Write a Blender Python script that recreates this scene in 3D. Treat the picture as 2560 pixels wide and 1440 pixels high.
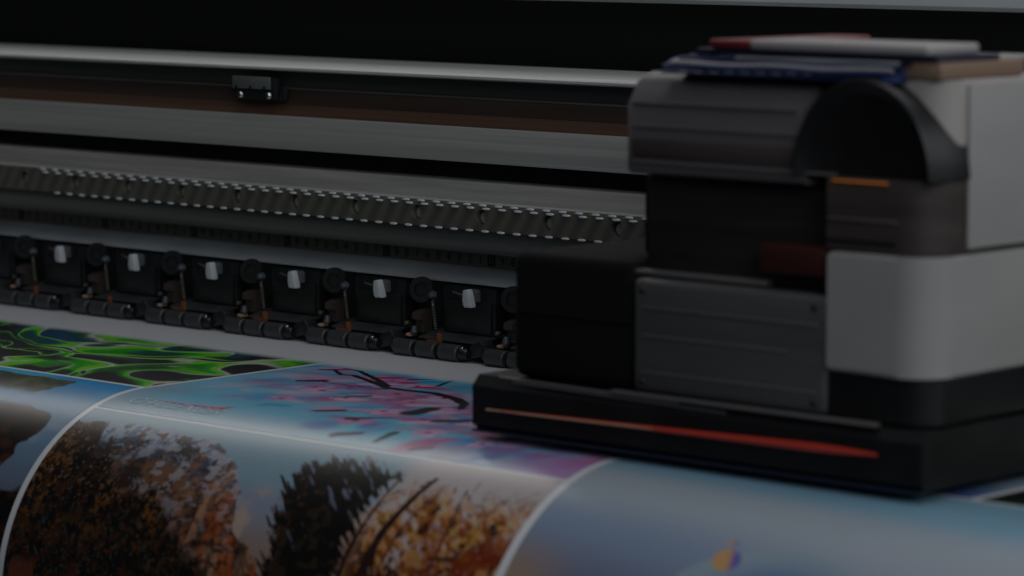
import bpy, bmesh, math, random
import numpy as np
from mathutils import Matrix, Vector

random.seed(7)
for o in list(bpy.data.objects):
    bpy.data.objects.remove(o)
scene = bpy.context.scene
COL = scene.collection

# ------------------------------------------------------------------ camera
cam_d = bpy.data.cameras.new('camera')
cam = bpy.data.objects.new('camera', cam_d)
COL.objects.link(cam)
right = Vector((0.730773, 0.682620, 0.0))
up = Vector((-0.076792, 0.082209, 0.993652))
back = Vector((0.678287, -0.726135, 0.112496))
cam.matrix_world = Matrix(((right.x, up.x, back.x, 1.84182),
                           (right.y, up.y, back.y, -1.63050),
                           (right.z, up.z, back.z, 0.23536),
                           (0, 0, 0, 1)))
cam_d.sensor_width = 36.0
cam_d.lens = 118.1
cam_d.clip_start = 0.05
cam_d.clip_end = 60.0
cam_d.dof.use_dof = True
cam_d.dof.focus_distance = 2.20
cam_d.dof.aperture_fstop = 7.0
scene.camera = cam

# ------------------------------------------------------------------ world, lamps, exposure
w = bpy.data.worlds.new('World')
scene.world = w
w.use_nodes = True
w.node_tree.nodes['Background'].inputs[0].default_value = (0.75, 0.85, 1.0, 1)
w.node_tree.nodes['Background'].inputs[1].default_value = 0.13

def area(name, loc, aim, sx, sy, power, colour):
    d = bpy.data.lights.new(name, 'AREA')
    d.shape = 'RECTANGLE'
    d.size, d.size_y = sx, sy
    d.energy = power
    d.color = colour
    o = bpy.data.objects.new(name, d)
    COL.objects.link(o)
    o.location = loc
    o.rotation_euler = (Vector(aim) - Vector(loc)).to_track_quat('-Z', 'Y').to_euler()
    return o

# long ceiling fitting above and behind the machine, running along it
area('ceiling_light_rear', (-0.55, 1.00, 1.40), (-0.1, -0.25, 0.0), 4.4, 0.46, 84.0, (1.0, 0.98, 0.94))
# ceiling panel over the machine
area('ceiling_light_over', (0.85, -0.45, 2.1), (0.45, -0.25, 0.0), 1.6, 1.2, 68.0, (0.97, 0.98, 1.0))
# added fill lamp from the front right, lifting front and right faces
area('front_fill', (3.3, -1.9, 1.5), (0.5, -0.1, 0.0), 2.2, 1.5, 190.0, (0.90, 0.95, 1.0))
# added fill lamp at the right, brightening the carriage's right faces
area('right_fill', (2.8, 0.25, 1.0), (0.85, -0.15, 0.05), 1.3, 1.2, 46.0, (0.95, 0.97, 1.0))

scene.view_settings.view_transform = 'Standard'
scene.view_settings.look = 'None'
scene.view_settings.gamma = 1.0
scene.view_settings.use_curve_mapping = False
scene.view_settings.exposure = -3.0
scene.cycles.use_denoising = True

# ------------------------------------------------------------------ materials
MATS = {}

def material(name, col, rough=0.5, metal=0.0, spec=0.5, streak=0.0, scale=(1, 1, 1), bump=0.0,
             rough_var=0.0, coat=0.0, detail=6.0, ramp=(0.3, 0.7)):
    """Principled material whose colour, gloss and relief vary by object-space noise."""
    m = bpy.data.materials.new(name)
    m.use_nodes = True
    nt = m.node_tree
    p = nt.nodes['Principled BSDF']
    p.inputs['Base Color'].default_value = (*col, 1)
    p.inputs['Roughness'].default_value = rough
    p.inputs['Metallic'].default_value = metal
    p.inputs['Specular IOR Level'].default_value = spec
    p.inputs['Coat Weight'].default_value = coat
    if streak or bump or rough_var:
        tc = nt.nodes.new('ShaderNodeTexCoord')
        mp = nt.nodes.new('ShaderNodeMapping')
        mp.inputs['Scale'].default_value = scale
        nt.links.new(tc.outputs['Object'], mp.inputs[0])
        nz = nt.nodes.new('ShaderNodeTexNoise')
        nz.inputs['Scale'].default_value = 1.0
        nz.inputs['Detail'].default_value = detail
        nz.inputs['Roughness'].default_value = 0.62
        nt.links.new(mp.outputs[0], nz.inputs['Vector'])
        if streak:
            r = nt.nodes.new('ShaderNodeValToRGB')
            r.color_ramp.elements[0].position = ramp[0]
            r.color_ramp.elements[1].position = ramp[1]
            r.color_ramp.elements[0].color = (*[c * (1 - streak) for c in col], 1)
            r.color_ramp.elements[1].color = (*[min(1, c * (1 + streak)) for c in col], 1)
            nt.links.new(nz.outputs['Fac'], r.inputs[0])
            nt.links.new(r.outputs[0], p.inputs['Base Color'])
        if rough_var:
            mr = nt.nodes.new('ShaderNodeMapRange')
            mr.inputs['To Min'].default_value = max(0.03, rough - rough_var)
            mr.inputs['To Max'].default_value = min(1, rough + rough_var)
            nt.links.new(nz.outputs['Fac'], mr.inputs['Value'])
            nt.links.new(mr.outputs[0], p.inputs['Roughness'])
        if bump:
            b = nt.nodes.new('ShaderNodeBump')
            b.inputs['Strength'].default_value = bump
            b.inputs['Distance'].default_value = 0.0006
            nt.links.new(nz.outputs['Fac'], b.inputs['Height'])
            nt.links.new(b.outputs[0], p.inputs['Normal'])
    MATS[name] = m
    return m

M = dict(
    wall=material('charcoal_wall', (0.02, 0.021, 0.022), 0.9),
    floor=material('dark_floor', (0.03, 0.03, 0.032), 0.7),
    alu=material('brushed_aluminium', (0.48, 0.49, 0.48), 0.45, 0.3, streak=0.22, scale=(3, 160, 160), rough_var=0.08),
    alu_edge=material('bright_aluminium_edge', (0.46, 0.465, 0.455), 0.45, 0.15, streak=0.22, scale=(6, 90, 90)),
    grey_panel=material('grey_anodised_panel', (0.44, 0.435, 0.405), 0.5, 0.15, streak=0.16, scale=(2.2, 70, 240), rough_var=0.1),
    rail_face=material('pale_machined_face', (0.46, 0.445, 0.42), 0.45, 0.25, streak=0.22, scale=(7, 40, 150), rough_var=0.1),
    chamfer=material('dull_grey_extrusion', (0.115, 0.118, 0.112), 0.5, 0.2, streak=0.2, scale=(3, 60, 120)),
    ledge=material('bluish_mill_aluminium', (0.42, 0.45, 0.48), 0.40, 0.35, streak=0.30, scale=(7, 12, 30), rough_var=0.1, detail=3),
    upper=material('olive_black_panel', (0.04, 0.041, 0.037), 0.45, streak=0.3, scale=(3, 30, 200)),
    line=material('worn_olive_strip', (0.10, 0.097, 0.085), 0.5, streak=0.3, scale=(9, 30, 30)),
    brown=material('dark_warm_reflection_panel', (0.060, 0.040, 0.031), 0.42, streak=0.35, scale=(2.2, 20, 160)),  # warm reflection mixed into the dark panel colour
    reflect_red=material('red_reflection_panel', (0.115, 0.062, 0.042), 0.42, streak=0.35, scale=(1.6, 20, 160)),  # reddish reflection painted as the panel's colour
    black=material('black_plastic', (0.013, 0.014, 0.015), 0.42, streak=0.25, scale=(60, 60, 60), bump=0.15),
    black_matte=material('matte_black', (0.006, 0.0065, 0.007), 0.7),
    rubber=material('charcoal_rubber', (0.042, 0.046, 0.047), 0.45, streak=0.25, scale=(300, 300, 300), bump=0.2),
    hub=material('black_hub', (0.010, 0.011, 0.012), 0.35),
    steel=material('polished_steel', (0.62, 0.62, 0.60), 0.22, 1.0),
    dull_steel=material('dull_steel', (0.20, 0.185, 0.15), 0.4, 0.6),
    rail=material('dark_ground_steel', (0.10, 0.097, 0.078), 0.38, 0.3, streak=0.30, scale=(60, 10, 60), detail=1.5),
    bead=material('glint_bead_steel', (0.9, 0.92, 0.95), 0.30, 0.35),
    tape=material('olive_ruler_tape', (0.11, 0.105, 0.085), 0.55, streak=0.12, scale=(10, 40, 40)),
    ink=material('ruler_ink', (0.0035, 0.0035, 0.0035), 0.6),
    lever=material('pale_lever_plastic', (0.50, 0.53, 0.56), 0.42, streak=0.06, scale=(120, 120, 120)),
    lever_dim=material('smoky_lever_plastic', (0.085, 0.092, 0.095), 0.4),
    copper=material('copper_orange', (0.24, 0.07, 0.022), 0.5, 0.1, streak=0.2, scale=(200, 200, 200)),
    tan=material('tan_foam', (0.50, 0.30, 0.20), 0.6),
    post=material('brown_post_plastic', (0.045, 0.034, 0.028), 0.5),
    blue_screw=material('blue_grey_clip', (0.055, 0.065, 0.085), 0.4),
    paper=material('white_vinyl', (0.80, 0.82, 0.85), 0.26, spec=0.8, streak=0.015, scale=(9, 9, 9)),
    platen=material('dark_platen', (0.05, 0.05, 0.055), 0.4, 0.6),
    # carriage
    c_black=material('carriage_black', (0.011, 0.011, 0.0115), 0.38, streak=0.3, scale=(40, 40, 40), bump=0.1),
    c_matte=material('carriage_matte_black', (0.0055, 0.0055, 0.006), 0.85, spec=0.2),
    c_dark=material('carriage_dark_grey', (0.085, 0.086, 0.09), 0.45, streak=0.22, scale=(6, 20, 60), bump=0.08),
    c_mid=material('carriage_smoke_grey', (0.15, 0.138, 0.145), 0.40, streak=0.2, scale=(5, 20, 60)),
    c_brown=material('carriage_brown_grey', (0.065, 0.052, 0.048), 0.4, streak=0.25, scale=(6, 20, 90)),
    c_deck=material('carriage_deck_brown', (0.030, 0.024, 0.022), 0.42, streak=0.3, scale=(6, 20, 90)),
    c_light=material('carriage_light_grey', (0.40, 0.385, 0.375), 0.40, streak=0.05, scale=(14, 14, 40), bump=0.06),
    c_white=material('carriage_white', (0.42, 0.40, 0.40), 0.42, streak=0.08, scale=(20, 20, 20)),
    c_cream=material('carriage_cream', (0.46, 0.425, 0.40), 0.45, streak=0.1, scale=(20, 20, 20)),
    c_orange=material('carriage_peach', (0.30, 0.20, 0.14), 0.45),
    c_red=material('carriage_red', (0.17, 0.016, 0.022), 0.4),
    c_maroon=material('carriage_maroon', (0.05, 0.012, 0.01), 0.45),
    c_blue=material('ribbon_blue', (0.024, 0.045, 0.14), 0.42, streak=0.3, scale=(30, 10, 200)),
    c_navy=material('navy_plastic', (0.018, 0.024, 0.05), 0.4),
    c_line=material('grey_trim', (0.20, 0.19, 0.19), 0.35, 0.3),
    red_strip=material('red_gloss_strip', (0.60, 0.055, 0.035), 0.22, coat=0.5),
    hood=material('grey_hood_paint', (0.62, 0.66, 0.68), 0.5, streak=0.06, scale=(8, 8, 8)),
)
m = bpy.data.materials.new('orange_led')
m.use_nodes = True
p = m.node_tree.nodes['Principled BSDF']
p.inputs['Base Color'].default_value = (0.6, 0.2, 0.03, 1)
p.inputs['Emission Color'].default_value = (1.0, 0.30, 0.04, 1)
p.inputs['Emission Strength'].default_value = 0.9
M['led'] = m

def reflection_steel():
    """Ground steel with slanting reflections painted into its colour as stripes."""
    m = material('reflection_striped_steel', (0.15, 0.143, 0.115), 0.38, 0.3)
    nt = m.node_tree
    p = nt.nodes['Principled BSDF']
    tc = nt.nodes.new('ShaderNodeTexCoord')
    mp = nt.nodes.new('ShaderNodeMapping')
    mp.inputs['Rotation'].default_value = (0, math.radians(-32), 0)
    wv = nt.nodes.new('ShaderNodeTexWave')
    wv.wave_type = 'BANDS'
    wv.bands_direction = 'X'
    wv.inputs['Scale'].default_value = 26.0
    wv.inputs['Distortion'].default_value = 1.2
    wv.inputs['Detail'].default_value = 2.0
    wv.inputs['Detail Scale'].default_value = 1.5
    r = nt.nodes.new('ShaderNodeValToRGB')  # stripes of reflected light put into the base colour
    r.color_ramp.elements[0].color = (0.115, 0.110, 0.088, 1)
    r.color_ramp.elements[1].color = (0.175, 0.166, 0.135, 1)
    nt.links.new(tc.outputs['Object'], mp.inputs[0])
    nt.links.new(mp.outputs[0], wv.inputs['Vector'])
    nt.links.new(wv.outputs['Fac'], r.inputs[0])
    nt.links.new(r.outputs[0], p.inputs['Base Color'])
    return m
M['rail'] = reflection_steel()

def ink_material():
    """Inkjet ink on vinyl: colours come from the print itself, with fine halftone grain."""
    m = bpy.data.materials.new('printed_ink')
    m.use_nodes = True
    nt = m.node_tree
    p = nt.nodes['Principled BSDF']
    a = nt.nodes.new('ShaderNodeAttribute')
    a.attribute_name = 'ink'
    tc = nt.nodes.new('ShaderNodeTexCoord')
    nz = nt.nodes.new('ShaderNodeTexNoise')
    nz.inputs['Scale'].default_value = 1500.0
    nz.inputs['Detail'].default_value = 2.0
    nt.links.new(tc.outputs['Object'], nz.inputs['Vector'])
    mr = nt.nodes.new('ShaderNodeMapRange')
    mr.inputs['To Min'].default_value = 0.82
    mr.inputs['To Max'].default_value = 1.18
    nt.links.new(nz.outputs['Fac'], mr.inputs['Value'])
    mx = nt.nodes.new('ShaderNodeVectorMath')
    mx.operation = 'SCALE'
    nt.links.new(a.outputs['Color'], mx.inputs[0])
    nt.links.new(mr.outputs[0], mx.inputs['Scale'])
    nt.links.new(mx.outputs[0], p.inputs['Base Color'])
    p.inputs['Roughness'].default_value = 0.26
    p.inputs['Specular IOR Level'].default_value = 0.8
    return m
M['print'] = ink_material()

# ------------------------------------------------------------------ helpers
def finish(name, bm, mat, parent=None, smooth=True, angle=35):
    me = bpy.data.meshes.new(name)
    bmesh.ops.recalc_face_normals(bm, faces=bm.faces[:])
    bm.to_mesh(me)
    bm.free()
    me.materials.append(mat)
    if smooth:
        me.polygons.foreach_set('use_smooth', [True] * len(me.polygons))
        me.set_sharp_from_angle(angle=math.radians(angle))
    return link(name, me, parent)

def link(name, me, parent=None, loc=None):
    o = bpy.data.objects.new(name, me)
    COL.objects.link(o)
    if parent is not None:
        o.parent = parent
    if loc is not None:
        o.location = loc
    return o

def empty(name, loc=(0, 0, 0)):
    o = bpy.data.objects.new(name, None)
    o.empty_display_size = 0.02
    o.location = loc
    COL.objects.link(o)
    return o

def tag(o, label=None, cat=None, group=None, kind=None):
    if label: o['label'] = label
    if cat: o['category'] = cat
    if group: o['group'] = group
    if kind: o['kind'] = kind
    return o

def bm_box(x0, x1, y0, y1, z0, z1, bevel=0.0, seg=2, bm=None):
    bm = bm or bmesh.new()
    v = [bm.verts.new((x, y, z)) for x in (x0, x1) for y in (y0, y1) for z in (z0, z1)]
    fs = [bm.faces.new([v[i] for i in f]) for f in
          ((0, 1, 3, 2), (4, 6, 7, 5), (0, 4, 5, 1), (2, 3, 7, 6), (0, 2, 6, 4), (1, 5, 7, 3))]
    if bevel:
        es = list({e for f in fs for e in f.edges})
        bmesh.ops.bevel(bm, geom=es, offset=bevel, segments=seg, profile=0.5, affect='EDGES')
    return bm

def bm_extrude_x(profile, x0, x1, n=1, bm=None):
    """Closed (y, z) outline swept along X."""
    bm = bm or bmesh.new()
    rings = []
    for i in range(n + 1):
        x = x0 + (x1 - x0) * i / n
        rings.append([bm.verts.new((x, y, z)) for y, z in profile])
    k = len(profile)
    for a, b in zip(rings, rings[1:]):
        for i in range(k):
            bm.faces.new((a[i], a[(i + 1) % k], b[(i + 1) % k], b[i]))
    bm.faces.new(rings[0])
    bm.faces.new(rings[-1][::-1])
    return bm

def bm_extrude_y(profile, y0, y1, bm=None, bevel=0.0):
    """Closed (x, z) outline swept along Y."""
    bm = bm or bmesh.new()
    a = [bm.verts.new((x, y0, z)) for x, z in profile]
    b = [bm.verts.new((x, y1, z)) for x, z in profile]
    k = len(profile)
    for i in range(k):
        bm.faces.new((a[i], a[(i + 1) % k], b[(i + 1) % k], b[i]))
    f1 = bm.faces.new(a)
    bm.faces.new(b[::-1])
    if bevel:
        bmesh.ops.bevel(bm, geom=list(f1.edges), offset=bevel, segments=2, profile=0.5, affect='EDGES')
    return bm

def bm_cyl(p0, p1, r0, r1=None, seg=20, bevel=0.0, bm=None):
    bm = bm or bmesh.new()
    r1 = r0 if r1 is None else r1
    p0, p1 = Vector(p0), Vector(p1)
    ax = (p1 - p0).normalized()
    u = ax.orthogonal().normalized()
    v = ax.cross(u)
    L = (p1 - p0).length
    st = [(0, r0), (L, r1)] if not bevel else [(0, r0 - bevel), (bevel, r0), (L - bevel, r1), (L, r1 - bevel)]
    rings = []
    for d, r in st:
        rings.append([bm.verts.new(p0 + ax * d + (u * math.cos(2 * math.pi * i / seg) + v * math.sin(2 * math.pi * i / seg)) * r) for i in range(seg)])
    for a, b in zip(rings, rings[1:]):
        for i in range(seg):
            bm.faces.new((a[i], a[(i + 1) % seg], b[(i + 1) % seg], b[i]))
    bm.faces.new(rings[0][::-1])
    bm.faces.new(rings[-1])
    return bm

def bm_ring(c, axis, r_out, r_in, depth, seg=28, bm=None):
    bm = bm or bmesh.new()
    c, ax = Vector(c), Vector(axis).normalized()
    u = ax.orthogonal().normalized()
    v = ax.cross(u)
    rows = []
    for d, r in ((0, r_in), (0, r_out), (depth, r_out), (depth, r_in)):
        rows.append([bm.verts.new(c + ax * d + (u * math.cos(2 * math.pi * i / seg) + v * math.sin(2 * math.pi * i / seg)) * r) for i in range(seg)])
    for j in range(4):
        a, b = rows[j], rows[(j + 1) % 4]
        for i in range(seg):
            bm.faces.new((a[i], a[(i + 1) % seg], b[(i + 1) % seg], b[i]))
    return bm

def bm_tube(pts, r, seg=8, bm=None):
    bm = bm or bmesh.new()
    pts = [Vector(q) for q in pts]
    rings = []
    u = None
    for i, q in enumerate(pts):
        t = (pts[min(i + 1, len(pts) - 1)] - pts[max(i - 1, 0)]).normalized()
        if u is None:
            u = t.orthogonal().normalized()
        u = (u - t * u.dot(t)).normalized()
        v = t.cross(u)
        rings.append([bm.verts.new(q + (u * math.cos(2 * math.pi * k / seg) + v * math.sin(2 * math.pi * k / seg)) * r) for k in range(seg)])
    for a, b in zip(rings, rings[1:]):
        for k in range(seg):
            bm.faces.new((a[k], a[(k + 1) % seg], b[(k + 1) % seg], b[k]))
    bm.faces.new(rings[0][::-1])
    bm.faces.new(rings[-1])
    return bm

def bm_ellipsoid(c, rx, ry, rz, nu=12, nv=6, bm=None):
    bm = bm or bmesh.new()
    bmesh.ops.create_uvsphere(bm, u_segments=nu, v_segments=nv, radius=1.0,
                              matrix=Matrix.Translation(c) @ Matrix.Diagonal((rx, ry, rz, 1)))
    return bm

def glyph_mesh(txt, size, shear=0.0, name='glyph', spacing=1.0):
    cu = bpy.data.curves.new('txt', 'FONT')
    cu.body = txt
    cu.size = size
    cu.shear = shear
    cu.space_character = spacing
    cu.align_x = 'CENTER'
    cu.align_y = 'CENTER'
    cu.resolution_u = 3
    o = bpy.data.objects.new('txt', cu)
    COL.objects.link(o)
    dg = bpy.context.evaluated_depsgraph_get()
    me = bpy.data.meshes.new_from_object(o.evaluated_get(dg))
    me.name = name
    bpy.data.objects.remove(o)
    return me

XL, XR = -0.95, 1.45      # the machine runs on past both edges of the picture

# ------------------------------------------------------------------ setting
tag(finish('back_wall', bm_box(-4, 5, 2.4, 2.5, -1.2, 3.0), M['wall']), kind='structure')
tag(finish('floor', bm_box(-4, 5, -3.2, 2.4, -1.25, -1.2), M['floor']), kind='structure')

# sheet profile: flat on the platen, then over the rounded front guide and down
S0, ZP, RC = 0.257, -0.065, 0.118
TH = math.radians(81)

def sheet_pt(s, off=0.0):
    if s <= S0:
        return -s, ZP + off
    th = min((s - S0) / RC, TH)
    y = -S0 - (RC + off) * math.sin(th)
    z = ZP - RC + (RC + off) * math.cos(th)
    e = s - S0 - RC * TH
    if e > 0:
        y -= e * math.cos(TH)
        z -= e * math.sin(TH)
    return y, z

prof = [sheet_pt(s, -0.004) for s in [-0.06, 0.0, 0.1, 0.2, S0] + [S0 + RC * TH * i / 24 for i in range(1, 25)] + [0.9]]
closed = prof + [(-0.2, -0.55), (0.06, -0.55)]
tag(finish('print_platen', bm_extrude_x(closed, XL, XR), M['platen']), kind='structure')

# ------------------------------------------------------------------ gantry beam
beam = tag(empty('gantry_beam', (0.25, 0.04, 0.0)),
           'long grey and black printer beam with rail and ruler behind the carriage', 'beam')

def part(name, bm, mat, parent, **k):
    o = finish(name, bm, mat, None, **k)
    o.parent = parent
    pm = parent.matrix_world if parent.parent is None else parent.parent.matrix_world @ Matrix.Translation(parent.location)
    loc = Vector(parent['_w']) if '_w' in parent else Vector(parent.location)
    o.location = -loc
    o['_w'] = (0.0, 0.0, 0.0)
    return o

# (parts are modelled in world coordinates; the offset to the parent keeps them in place)
core = part('beam_core', bm_box(XL, XR, 0.006, 0.10, -0.030, 0.1195), M['black_matte'], beam)
part('top_cover', bm_extrude_x([(0.105, 0.1245), (-0.0175, 0.1262), (-0.0175, 0.1215), (0.105, 0.1195)], XL, XR), M['alu'], beam)
part('top_edge', bm_extrude_x([(-0.0176, 0.1262), (-0.0215, 0.1256), (-0.0236, 0.1243), (-0.0240, 0.1228), (-0.0220, 0.1220), (-0.0176, 0.1216)], XL, XR), M['alu_edge'], beam)
part('upper_panel', bm_box(XL, XR, -0.0130, 0.005, 0.1101, 0.1214), M['upper'], beam)
part('trim_strip', bm_box(XL, XR, -0.0142, 0.005, 0.1087, 0.1100, 0.0003), M['line'], beam)
part('warm_reflection_panel', bm_box(XL, XR, -0.0136, 0.005, 0.0982, 0.1086), M['brown'], beam)
part('red_reflection_panel', bm_extrude_x([(0.005, 0.0981), (-0.0138, 0.0981), (-0.0185, 0.0905), (0.005, 0.0905)], XL, XR), M['reflect_red'], beam)
part('grey_panel', bm_box(XL, XR, -0.0205, 0.005, 0.0669, 0.0903, 0.0006), M['grey_panel'], beam)
part('groove_lining', bm_box(XL, XR, 0.001, 0.0055, 0.0541, 0.0668), M['black_matte'], beam)
part('rail_seat', bm_box(XL, XR, -0.0200, 0.005, 0.0226, 0.0540, 0.0006), M['rail_face'], beam)
part('rail_lip', bm_box(XL, XR, -0.0285, -0.0201, 0.0404, 0.0414, 0.0004), M['alu_edge'], beam)
lower = [(0.005, 0.0225), (-0.0215, 0.0225), (-0.0222, 0.0205), (-0.0218, 0.0140), (-0.0200, 0.0098), (-0.0165, 0.0070), (-0.0120, 0.0056), (-0.004, 0.0052), (0.005, 0.0052)]
part('lower_extrusion', bm_extrude_x(lower, XL, XR), M['chamfer'], beam)
part('ledge', bm_extrude_x([(0.005, -0.0052), (-0.0035, -0.0052), (-0.0190, -0.0115), (-0.0212, -0.0131), (-0.0212, -0.0142), (0.005, -0.0142)], XL, XR), M['ledge'], beam)
part('under_plate', bm_box(XL, XR, -0.008, 0.005, -0.058, -0.0143), M['black_matte'], beam)

# ruler tape with its printed figures, counting up towards the left in centimetres
tape = part('ruler_tape', bm_box(XL, XR, 0.0, 0.005, -0.0051, 0.0051), M['tape'], beam)
dig = {str(d): glyph_mesh(str(d), 0.0086, name='digit') for d in range(1, 10)}
for me in dig.values():
    me.transform(Matrix.Rotation(math.radians(90), 4, 'X'))
    me.materials.append(M['ink'])
bx = bm_box(-0.0034, 0.0034, 0.0, 0.0002, -0.0036, 0.0036)
box_me = bpy.data.meshes.new('decade_mark')
bx.to_mesh(box_me); bx.free()
box_me.materials.append(M['ink'])
bm = bmesh.new()
for xx in (-0.0012, 0.0012):
    bm_box(xx - 0.0003, xx + 0.0003, -0.0001, 0.0001, -0.0022, 0.0022, bm=bm)
bar_me = bpy.data.meshes.new('decade_bars')
bm.to_mesh(bar_me); bm.free()
bar_me.materials.append(M['tape'])
for c in range(-34, 56):
    x = c * 0.01
    if c % 10 == 0:
        link('decade_mark', box_me, tape, (x, -0.0003, -0.0003))
        link('decade_bars', bar_me, tape, (x, -0.0005, -0.0003))
    else:
        d = str((-c) % 10)
        link('digit', dig[d], tape, (x, -0.0003, -0.0004))

# linear rail with counterbored bolt holes
RY, RZ0, RZ1, HP = -0.0300, 0.0230, 0.0403, 0.05965
rail_bm = bmesh.new()
hx0 = -0.1584
holes = [hx0 + HP * i for i in range(-12, 27)]
HR = 0.0050
hz = 0.0322
for hx in holes:
    x0, x1 = hx - HP / 2, hx + HP / 2
    seg = 28
    outer, inner, deep = [], [], []
    angs = [2 * math.pi * (i + 0.5) / seg for i in range(seg)]
    for cx_, cz_ in ((x1 - hx, RZ1 - 0.001 - hz), (x0 - hx, RZ1 - 0.001 - hz), (x0 - hx, RZ0 + 0.001 - hz), (x1 - hx, RZ0 + 0.001 - hz)):
        angs.append(math.atan2(cz_, cx_) % (2 * math.pi))
    angs.sort()
    seg = len(angs)
    for a in angs:
        c, s = math.cos(a), math.sin(a)
        k = min((x1 - hx) / abs(c), (RZ1 - 0.001 - hz if s > 0 else hz - RZ0 - 0.001) / abs(s))
        outer.append(rail_bm.verts.new((hx + c * k, RY, hz + s * k)))
        inner.append(rail_bm.verts.new((hx + c * HR, RY, hz + s * HR)))
        deep.append(rail_bm.verts.new((hx + c * HR, RY + 0.006, hz + s * HR)))
    for i in range(seg):
        j = (i + 1) % seg
        rail_bm.faces.new((outer[i], outer[j], inner[j], inner[i]))
        rail_bm.faces.new((inner[i], inner[j], deep[j], deep[i]))
    rail_bm.faces.new(deep)
    # top and bottom chamfers and body behind this length of face
    t0 = [rail_bm.verts.new(q) for q in ((x0, RY, RZ1 - 0.001), (x1, RY, RZ1 - 0.001), (x1, RY + 0.001, RZ1), (x0, RY + 0.001, RZ1))]
    t1 = [rail_bm.verts.new(q) for q in ((x0, RY + 0.0098, RZ1), (x1, RY + 0.0098, RZ1))]
    b0 = [rail_bm.verts.new(q) for q in ((x0, RY, RZ0 + 0.001), (x1, RY, RZ0 + 0.001), (x1, RY + 0.001, RZ0), (x0, RY + 0.001, RZ0))]
    b1 = [rail_bm.verts.new(q) for q in ((x0, RY + 0.0098, RZ0), (x1, RY + 0.0098, RZ0))]
    rail_bm.faces.new(t0)
    rail_bm.faces.new((t0[3], t0[2], t1[1], t1[0]))
    rail_bm.faces.new(b0)
    rail_bm.faces.new((b0[3], b0[2], b1[1], b1[0]))
# corner slivers left by the round-to-square fan
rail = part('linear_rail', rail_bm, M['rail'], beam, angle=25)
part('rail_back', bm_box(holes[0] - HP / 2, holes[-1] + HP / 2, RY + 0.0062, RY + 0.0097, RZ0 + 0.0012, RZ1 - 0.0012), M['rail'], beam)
bolt = bm_cyl((0, RY + 0.0035, hz - 0.0006), (0, RY + 0.0060, hz - 0.0006), 0.0041, seg=18, bevel=0.0005)
bm_cyl((0, RY + 0.0033, hz - 0.0006), (0, RY + 0.0036, hz - 0.0006), 0.0017, seg=6, bm=bolt)
bolt_me = bpy.data.meshes.new('bolt')
bmesh.ops.recalc_face_normals(bolt, faces=bolt.faces[:])
bolt.to_mesh(bolt_me); bolt.free()
bolt_me.materials.append(material('zinc_bolt', (0.42, 0.41, 0.36), 0.4, 0.3))
for hx in holes:
    if -0.5 < hx < 0.75:
        link('bolt', bolt_me, rail, (hx, 0, 0))
# added beads standing in for light glints along both edges of the rail
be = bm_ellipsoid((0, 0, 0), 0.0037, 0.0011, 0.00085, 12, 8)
bead_me = bpy.data.meshes.new('glint_bead')
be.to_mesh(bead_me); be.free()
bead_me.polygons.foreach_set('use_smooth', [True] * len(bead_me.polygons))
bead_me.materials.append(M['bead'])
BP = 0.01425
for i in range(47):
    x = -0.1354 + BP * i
    link('glint_bead', bead_me, rail, (x, RY - 0.0005, 0.0402))
    link('glint_bead', bead_me, rail, (x + 0.0035, RY - 0.0008, 0.0381))
    link('glint_bead', bead_me, rail, (x + 0.0165, RY - 0.0005, 0.0231))

# ------------------------------------------------------------------ sensor on the beam
sen = tag(empty('limit_sensor', (0.0945, -0.014, 0.10)), 'small grey sensor plate with two screws on the dark beam panel', 'sensor')
pl = part('cover_plate', bm_box(0.0700, 0.1085, -0.0245, -0.0225, 0.1085, 0.1172, 0.0005), material('sensor_grey', (0.13, 0.137, 0.132), 0.5, streak=0.08, scale=(90, 90, 90)), sen)
for x in (0.0745, 0.0892, 0.1035):
    part('notch', bm_cyl((x, -0.0249, 0.1094), (x, -0.0243, 0.1094), 0.0013, seg=12), M['black_matte'], pl)
part('body', bm_box(0.0735, 0.1120, -0.0222, -0.0138, 0.1008, 0.1168, 0.0015), M['black_matte'], sen)
part('side_lug', bm_box(0.1122, 0.1195, -0.0200, -0.0145, 0.1005, 0.1095, 0.002), M['black'], sen)
for x in (0.0772, 0.1062):
    sc = part('screw', bm_cyl((x, -0.0245, 0.1042), (x, -0.0222, 0.1042), 0.0023, 0.0027, seg=14, bevel=0.0005), M['steel'], sen)
    part('screw_slot', bm_box(x - 0.0016, x + 0.0016, -0.02465, -0.0243, 0.1038, 0.1046), M['black_matte'], sc)

# ------------------------------------------------------------------ hood
hood = tag(empty('printer_hood', (0.25, 0.12, 0.18)), 'pale grey hood bar along the top edge above the black rear cover', 'hood')
part('hood_bar', bm_extrude_x([(0.10, 0.1712), (0.0955, 0.174), (0.094, 0.182), (0.094, 0.215), (0.13, 0.23), (0.19, 0.23), (0.19, 0.1712)], XL, XR), M['hood'], hood)
part('rear_cover', bm_box(XL, XR, 0.135, 0.15, 0.02, 0.1710), M['black_matte'], hood)

# ------------------------------------------------------------------ pinch roller units
ORD = ['first', 'second', 'third', 'fourth', 'fifth', 'sixth', 'seventh']

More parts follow.
